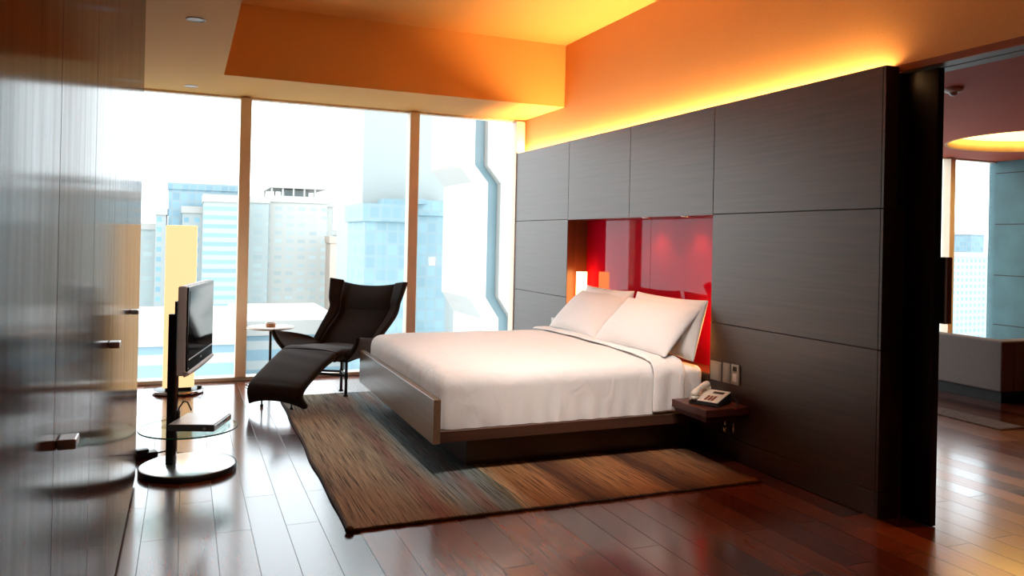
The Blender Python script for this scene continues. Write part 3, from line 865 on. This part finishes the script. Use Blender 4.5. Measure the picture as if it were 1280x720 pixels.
# ------------------------------------------------------------------ round side table
t = thing('side_table', 'small round white pedestal table behind the lounge chair', 'side table', (.72, 7.28, 0))
b = B(); lathe(b, [(0, .508), (.17, .508), (.205, .515), (.208, .521), (.205, .526), (0, .526)], 48); obj('table_top', b, M['white_lacquer'], t, True)
b = B(); lathe(b, [(0, .014), (.012, .014), (.012, .5075), (0, .5075)], 16); obj('post', b, M['black_steel'], t, True)
b = B(); lathe(b, [(0, .001), (.205, .001), (.21, .006), (.20, .011), (.02, .0138), (0, .0138)], 48); obj('base', b, M['chrome'], t, True)
t = thing('ashtray', 'small tan ashtray on the round white table', 'ashtray', (.72, 7.28, .5265))
b = B(); lathe(b, [(0, 0), (.04, 0), (.044, .006), (.045, .034), (.038, .034), (.034, .012), (0, .010)], 28); obj('bowl', b, M['amber_bowl'], t, True)
b = B(); lathe(b, [(.046, .028), (.049, .031), (.046, .036), (.040, .0355)], 28); obj('rim', b, M['white_lacquer'], t, True)

# ------------------------------------------------------------------ floor lamp
t = thing('floor_lamp', 'tall glowing cream column floor lamp on a black base by the window', 'floor lamp', (-.03, 7.17, 0))
b = B(); lathe(b, [(0, .001), (.19, .001), (.20, .008), (.20, .022), (.19, .03), (0, .03)], 48); obj('base', b, M['black_steel'], t, True)
b = B(); lathe(b, [(.193, .0305), (.2015, .024), (.2015, .012)], 48); obj('base_rim', b, M['chrome'], t, True)
b = B(); box(b, -.122, -.122, .06, .122, .122, 1.412, .012, 3); obj('lamp_shade', b, M['lamp'], t)
b = B(); box(b, -.10, -.10, .0305, .10, .10, .0595); obj('collar', b, M['black_steel'], t)
b = B(); lathe(b, [(0, .0305), (.018, .0305), (.018, .055), (0, .055)], 14, (.165, -.02, 0)); obj('foot_switch', b, M['black_plastic'], t, True)

# ------------------------------------------------------------------ television stand
t = thing('tv_stand', 'round-based steel television stand with a glass shelf beside the wardrobe', 'tv stand', (0, 0, 0))
b = B(); lathe(b, [(0, .001), (.247, .001), (.2555, .006), (.257, .02), (.2555, .034), (.247, .0385), (0, .0395)], 64, (.04, 4.80, 0)); bs = obj('base', b, M['satin'], t, True)
mod(bs, 'EDGE_SPLIT', split_angle=math.radians(35))
b = B(); lathe(b, [(.2565, .003), (.2605, .006), (.2605, .032), (.2565, .036)], 64, (.04, 4.80, 0)); obj('base_rim', b, M['black_steel'], t, True)
PM = Matrix.Translation((-.045, 4.81, 0)) @ Matrix.Rotation(math.radians(-14), 4, 'Z')
b = B(); box(b, -.030, -.022, .040, .008, .022, .89, .003, 2, M=PM); obj('post', b, M['black_steel'], t)
b = B(); box(b, .0085, -.014, .040, .024, .014, .89, .003, 2, M=PM); obj('chrome_channel', b, M['chrome'], t)
b = B(); lathe(b, [(0, .262), (.257, .262), (.257, .270), (0, .270)], 64, (.038, 4.705, 0)); gl = obj('glass_shelf', b, M['shelf_glass'], t)
b = B(); lathe(b, [(.2572, .2618), (.2592, .263), (.2592, .269), (.2572, .2702)], 64, (.038, 4.705, 0)); obj('glass_rim', b, M['glass_edge'], t, True)
b = B(); box(b, -.06, -.05, .252, .06, .05, .2615, .003, 1, M=PM); obj('shelf_bracket', b, M['black_steel'], t)
b = B(); box(b, .025, -.11, .62, .036, .11, .97, .003, 1, M=PM); obj('screen_mount', b, M['black_steel'], t)

# television
t = thing('television', 'flat silver-edged television turned toward the bed on its round stand', 'television', (.085, 4.755, .835), math.radians(-12))
hw_, hh = .345, .235
b = B(); box(b, -.045, -hw_, -hh, -.001, hw_, hh, .008, 2)
sh = obj('housing', b, M['tv_bezel'], t)
b = B(); box(b, -.0725, -hw_ * .62, -hh * .7, -.0455, hw_ * .62, hh * .7, .01, 2); obj('rear_cover', b, M['black_plastic'], t)
b = B(); box(b, -.0005, -hw_ + .004, -hh + .02, .008, hw_ - .004, hh - .004, .003, 2); fb = obj('front_bezel', b, M['tv_front'], t)
b = B(); box(b, .0083, -hw_ + .03, -hh + .095, .0095, hw_ - .03, hh - .025); obj('screen', b, M['screen'], t)
b = B(); box(b, .0083, -hw_ + .03, -hh + .078, .0105, hw_ - .03, -hh + .084, .001, 1); obj('silver_line', b, M['silver_plastic'], fb)
b = B(); box(b, .0083, -.012, -hh + .050, .0098, .012, -hh + .058); obj('maker_mark', b, M['silver_plastic'], fb)
b = B(); box(b, .0083, -hw_ + .018, -hh + .034, .0095, -hw_ + .026, -hh + .040); obj('power_light', b, M['silver_plastic'], fb)
# curved silver lower lip
b = B()
def lip(u, v):
    y = -hw_ + 2 * hw_ * u
    sag = .012 * (1 - (2 * u - 1) ** 2)
    return Vector((-.010 + .022 * math.sin(PI * v), y, -hh + .022 - (.022 + sag) * v))
grid(b, lip, 30, 6); lp = obj('lower_lip', b, M['tv_bezel'], t, True); mod(lp, 'SOLIDIFY', thickness=.012, offset=0)

# disc player on the glass
t = thing('disc_player', 'flat silver disc player lying on the glass shelf', 'disc player', (.10, 4.70, .2705), math.radians(-20))
b = B(); box(b, -.125, -.145, .004, .118, .145, .040, .003, 2); bd = obj('case', b, M['player_grey'], t)
b = B(); box(b, .1185, -.145, .006, .124, .145, .039, .002, 1); fc = obj('fascia', b, M['silver_plastic'], t)
b = B(); box(b, .1243, -.10, .022, .1255, .05, .032); obj('tray_slot', b, M['tv_front'], fc)
b = B(); lathe(b, [(0, 0), (.008, 0), (.008, .003), (0, .003)], 16, M=Matrix.Translation((.07, -.1453, .020)) @ Matrix.Rotation(PI / 2, 4, 'X')); obj('side_knob', b, M['silver_plastic'], bd)
b = B(); box(b, -.122, -.142, .0402, .116, .142, .042, .0008, 1); obj('lid', b, M['sky_sheen_lid'], t)
for sx in (-.1, .1):
    for sy in (-.12, .12):
        b = B(); lathe(b, [(0, 0.0003), (.009, .0003), (.009, .0038), (0, .0038)], 12, (sx, sy, 0)); obj('rubber_foot', b, M['black_plastic'], t)
# cables
b = B(); tube(b, [(-.02, 4.775, .33), (-.012, 4.76, .37), (.01, 4.745, .405), (.03, 4.74, .40), (.045, 4.745, .365), (.05, 4.75, .35)], .0045, 8)
tube(b, [(-.02, 4.775, .30), (-.018, 4.772, .35)], .012, 8)
tag(obj('cable', b, M['black_plastic'], None, True), 'short black cable looping up beside the stand post above the disc player', 'cable')
t = thing('power_adapter', 'black power adapter lump on the floor behind the stand base', 'power adapter', (-.19, 5.15, 0), math.radians(15))
b = B(); box(b, -.08, -.035, .0008, .06, .035, .035, .008, 2); obj('brick', b, M['black_plastic'], t)
b = B(); box(b, -.06, -.03, .0355, .01, .02, .055, .006, 2); obj('plug', b, M['black_plastic'], t)
b = B(); tube(b, [(.06, 0, .018), (.10, -.03, .03), (.15, -.05, .015), (.20, -.045, .008)], .005, 8); obj('lead', b, M['black_plastic'], t, True)

# ------------------------------------------------------------------ next room
t = thing('sofa', 'low box-shaped grey sofa in the next room seen from behind', 'sofa', (6.64, 4.66, 0))
b = B(); box(b, .05, .04, .001, .88, 1.9, .10); obj('plinth', b, M['darkboard'], t)
b = B(); rbox(b, 0, 0, .101, .16, 2.0, .55, .02, (4, 14, 6)); obj('backrest', b, M['sofa'], t, True)
b = B(); rbox(b, .161, 0, .101, .95, .16, .55, .02, (8, 4, 6)); obj('armrest', b, M['sofa'], t, True)
b = B(); rbox(b, .161, .161, .101, .95, 1.99, .36, .04, (8, 14, 4)); obj('seat', b, M['sofa'], t, True)
b = B()
def matf(u, v): return Vector((5.68 + .27 * u + .02 * v, 3.98 + .86 * v, .006 + .001 * noise.noise(Vector((u * 6, v * 12, 0)))))
grid(b, matf, 12, 24); mt2 = obj('floor_mat', b, M['mat'], None, True); mod(mt2, 'SOLIDIFY', thickness=.005, offset=-1)
tag(mt2, 'narrow grey woven mat on the floor before the grey sofa', 'mat')

# ------------------------------------------------------------------ city outside, the room is high up
GZ = -62
b = B(); box(b, -500, 14, GZ - 1, 700, 900, GZ); struct('ground', b, M['city_ground'])
def bld(lab, m, x0, x1, y0, y1, z1, roof=None, crown=False, name='office_tower', extra=None):
    cxx, cyy = (x0 + x1) / 2, (y0 + y1) / 2
    t = thing(name, lab, 'building', (cxx, cyy, GZ))
    hx, hy_ = (x1 - x0) / 2, (y1 - y0) / 2
    b = B(); box(b, -hx, -hy_, 0, hx, hy_, z1 - GZ - 1.2); obj('facade', b, M[m], t)
    b = B(); box(b, -hx - .2, -hy_ - .2, z1 - GZ - 1.199, hx + .2, hy_ + .2, z1 - GZ); obj('roof_edge', b, M[roof or 'f_frame'], t)
    return t

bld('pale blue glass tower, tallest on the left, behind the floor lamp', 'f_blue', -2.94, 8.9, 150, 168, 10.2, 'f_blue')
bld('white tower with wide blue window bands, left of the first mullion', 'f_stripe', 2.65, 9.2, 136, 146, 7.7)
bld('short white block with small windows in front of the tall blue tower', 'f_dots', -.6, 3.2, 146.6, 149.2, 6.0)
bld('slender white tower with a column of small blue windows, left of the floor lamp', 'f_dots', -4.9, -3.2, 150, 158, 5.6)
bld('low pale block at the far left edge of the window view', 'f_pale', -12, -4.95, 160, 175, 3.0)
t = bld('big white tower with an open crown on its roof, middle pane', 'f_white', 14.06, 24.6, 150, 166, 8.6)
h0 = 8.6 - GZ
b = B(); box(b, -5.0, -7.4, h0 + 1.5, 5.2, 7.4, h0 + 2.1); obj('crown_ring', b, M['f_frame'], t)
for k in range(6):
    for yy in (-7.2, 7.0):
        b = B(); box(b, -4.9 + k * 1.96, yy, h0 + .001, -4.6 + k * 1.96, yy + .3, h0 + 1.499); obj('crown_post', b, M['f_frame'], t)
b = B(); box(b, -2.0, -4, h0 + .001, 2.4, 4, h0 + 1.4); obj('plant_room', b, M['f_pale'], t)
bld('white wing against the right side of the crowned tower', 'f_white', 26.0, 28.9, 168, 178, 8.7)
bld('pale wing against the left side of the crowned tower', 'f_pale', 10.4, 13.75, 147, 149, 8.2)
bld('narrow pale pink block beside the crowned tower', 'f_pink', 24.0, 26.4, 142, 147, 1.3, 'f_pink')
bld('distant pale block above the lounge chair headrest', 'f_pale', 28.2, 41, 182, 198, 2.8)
bld('blue glass block added for a reflection in the glass tower, just left of the second mullion', 'f_glass', 11.05, 14.1, 52, 58, 3.6, 'f_glass')  # solid stand-in for a building mirrored in the glass tower
t = bld('wide blue glass block added for a reflected building, behind the bed, left of the kinked white tower', 'f_glass', 14.0, 18.9, 58.5, 60.2, 4.3, 'f_glass')  # more of the mirrored building, added as a solid block
b = B(); box(b, -.6, -1.5, 3.95 - GZ + .001, .6, 1.5, 4.35 - GZ); obj('plant_room', b, M['f_glass'], t)  # roof box of the block added for the reflected building
bld('tall glass tower as a plain slab with reflected sky in its pale grey, behind the blue blocks', 'f_slab', 12.72, 23.4, 61, 72, 26, 'f_slab')
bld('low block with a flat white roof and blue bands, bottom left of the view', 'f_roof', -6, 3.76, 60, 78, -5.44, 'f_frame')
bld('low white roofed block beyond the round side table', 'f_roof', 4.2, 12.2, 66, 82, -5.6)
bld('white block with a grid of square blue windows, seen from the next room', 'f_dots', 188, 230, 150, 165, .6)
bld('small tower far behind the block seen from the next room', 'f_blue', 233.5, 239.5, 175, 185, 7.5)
# kinked white tower close by
t = thing('office_tower', 'nearby white tower with kinked fins and a blue slot, right pane', 'building', (15.5, 43, GZ))
prof1 = [(13.35, 30), (13.48, 5.4), (14.28, 4.45), (14.28, -1.83), (15.06, -3.0), (15.06, GZ)]
def fin(name, prof, wid, y0, y1, m, dz=0.0):
    b = B()
    P0 = [b.verts.new((x - 15.5, y0 - 43, z - GZ)) for x, z in prof]; P1 = [b.verts.new((x + wid - 15.5, y0 - 43, z - GZ if 0 < i < len(prof) - 1 else z - GZ)) for i, (x, z) in enumerate(prof)]
    Q0 = [b.verts.new((v.co.x, y1 - 43, v.co.z)) for v in P0]; Q1 = [b.verts.new((v.co.x, y1 - 43, v.co.z)) for v in P1]
    for i in range(len(prof) - 1):
        b.faces.new((P0[i], P1[i], P1[i + 1], P0[i + 1])); b.faces.new((Q0[i + 1], Q1[i + 1], Q1[i], Q0[i]))
        b.faces.new((P0[i + 1], Q0[i + 1], Q0[i], P0[i])); b.faces.new((P1[i], Q1[i], Q1[i + 1], P1[i + 1]))
    b.faces.new((P0[0], Q0[0], Q1[0], P1[0])); b.faces.new((P0[-1], P1[-1], Q1[-1], Q0[-1]))
    bmesh.ops.recalc_face_normals(b, faces=b.faces)
    return obj(name, b, M[m], t)
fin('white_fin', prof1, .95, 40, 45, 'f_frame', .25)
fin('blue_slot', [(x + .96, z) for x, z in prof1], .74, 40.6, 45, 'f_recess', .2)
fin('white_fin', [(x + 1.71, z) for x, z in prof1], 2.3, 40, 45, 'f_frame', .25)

# ------------------------------------------------------------------ light
w = bpy.data.worlds.new('overcast_sky'); S.world = w; w.use_nodes = True
bg = w.node_tree.nodes['Background']; bg.inputs['Color'].default_value = (.87, .945, 1.0, 1); bg.inputs['Strength'].default_value = 2.7

def portal(x0, x1, z0, z1, y):
    L = bpy.data.lights.new('window_portal', 'AREA'); L.shape = 'RECTANGLE'; L.size = x1 - x0; L.size_y = z1 - z0
    L.cycles.is_portal = True
    o = bpy.data.objects.new('window_portal', L); COL.objects.link(o)
    o.location = ((x0 + x1) / 2, y, (z0 + z1) / 2); o.rotation_euler = (-PI / 2, 0, 0)
portal(XL, XW, 0, ZL, YW + .1); portal(XW + .2, XN, 0, ZL, YW + .1)

def spot(name, x, y, z, e, col, size=1.4, soft=.05):
    L = bpy.data.lights.new(name, 'SPOT'); L.energy = e; L.color = col; L.spot_size = size; L.spot_blend = .8; L.shadow_soft_size = soft
    o = bpy.data.objects.new(name, L); COL.objects.link(o); o.location = (x, y, z)
def aim(name, p, q, e, col, size, soft=.06):
    spot(name, *p, e, col, size, soft)
    COL.objects[-1].rotation_euler = (Vector(q) - Vector(p)).to_track_quat('-Z', 'Y').to_euler()
aim('unseen_tray_spot', (1.0, 3.0, ZT - .03), (2.0, 4.6, .45), 155, (1, .88, .80), .85)  # added fill for the bed, unseen and without a fitting
aim('unseen_tray_spot', (2.0, 2.7, ZT - .03), (2.4, 4.7, .45), 165, (1, .88, .80), .75)  # second added fill spot, brightens the near side of the bed
aim('unseen_tray_spot', (1.6, 1.6, ZT - .03), (1.6, 2.6, 0), 16, (1, .55, .28), 1.2)
aim('unseen_tray_spot', (1.1, 1.9, ZT - .03), (.12, 4.7, .7), 70, (1, .86, .74), .5)  # added unseen spot to brighten the television and its stand
spot('next_room_downlight', 4.9, 2.2, ZL - .03, 110, (1, .42, .14), 1.6)

# ------------------------------------------------------------------ camera
F, YAW, PITCH, ROLL, SY = 975.9, .39586, .0028, .0219, -62.73
cd = bpy.data.cameras.new('camera'); co = bpy.data.objects.new('camera', cd); COL.objects.link(co); S.camera = co
f = Vector((math.sin(YAW) * math.cos(PITCH), math.cos(YAW) * math.cos(PITCH), math.sin(PITCH)))
r = Vector((math.cos(YAW), -math.sin(YAW), 0)); u = r.cross(f)
r2 = r * math.cos(ROLL) + u * math.sin(ROLL); u2 = u * math.cos(ROLL) - r * math.sin(ROLL)
co.matrix_world = Matrix(((r2.x, u2.x, -f.x, 0), (r2.y, u2.y, -f.y, 0), (r2.z, u2.z, -f.z, 1.35), (0, 0, 0, 1)))
cd.sensor_width = 36; cd.lens = 36 * F / 1280; cd.shift_y = SY / 1280; cd.clip_start = .02; cd.clip_end = 2000

S.view_settings.view_transform = 'Standard'; S.view_settings.look = 'None'; S.view_settings.gamma = 1; S.view_settings.exposure = 0.7
S.view_settings.use_curve_mapping = False
S.cycles.use_denoising = True
S.cycles.max_bounces = 8; S.cycles.diffuse_bounces = 4; S.cycles.glossy_bounces = 4; S.cycles.transparent_max_bounces = 16
S.cycles.sample_clamp_indirect = 6.0; S.cycles.caustics_reflective = False; S.cycles.caustics_refractive = False
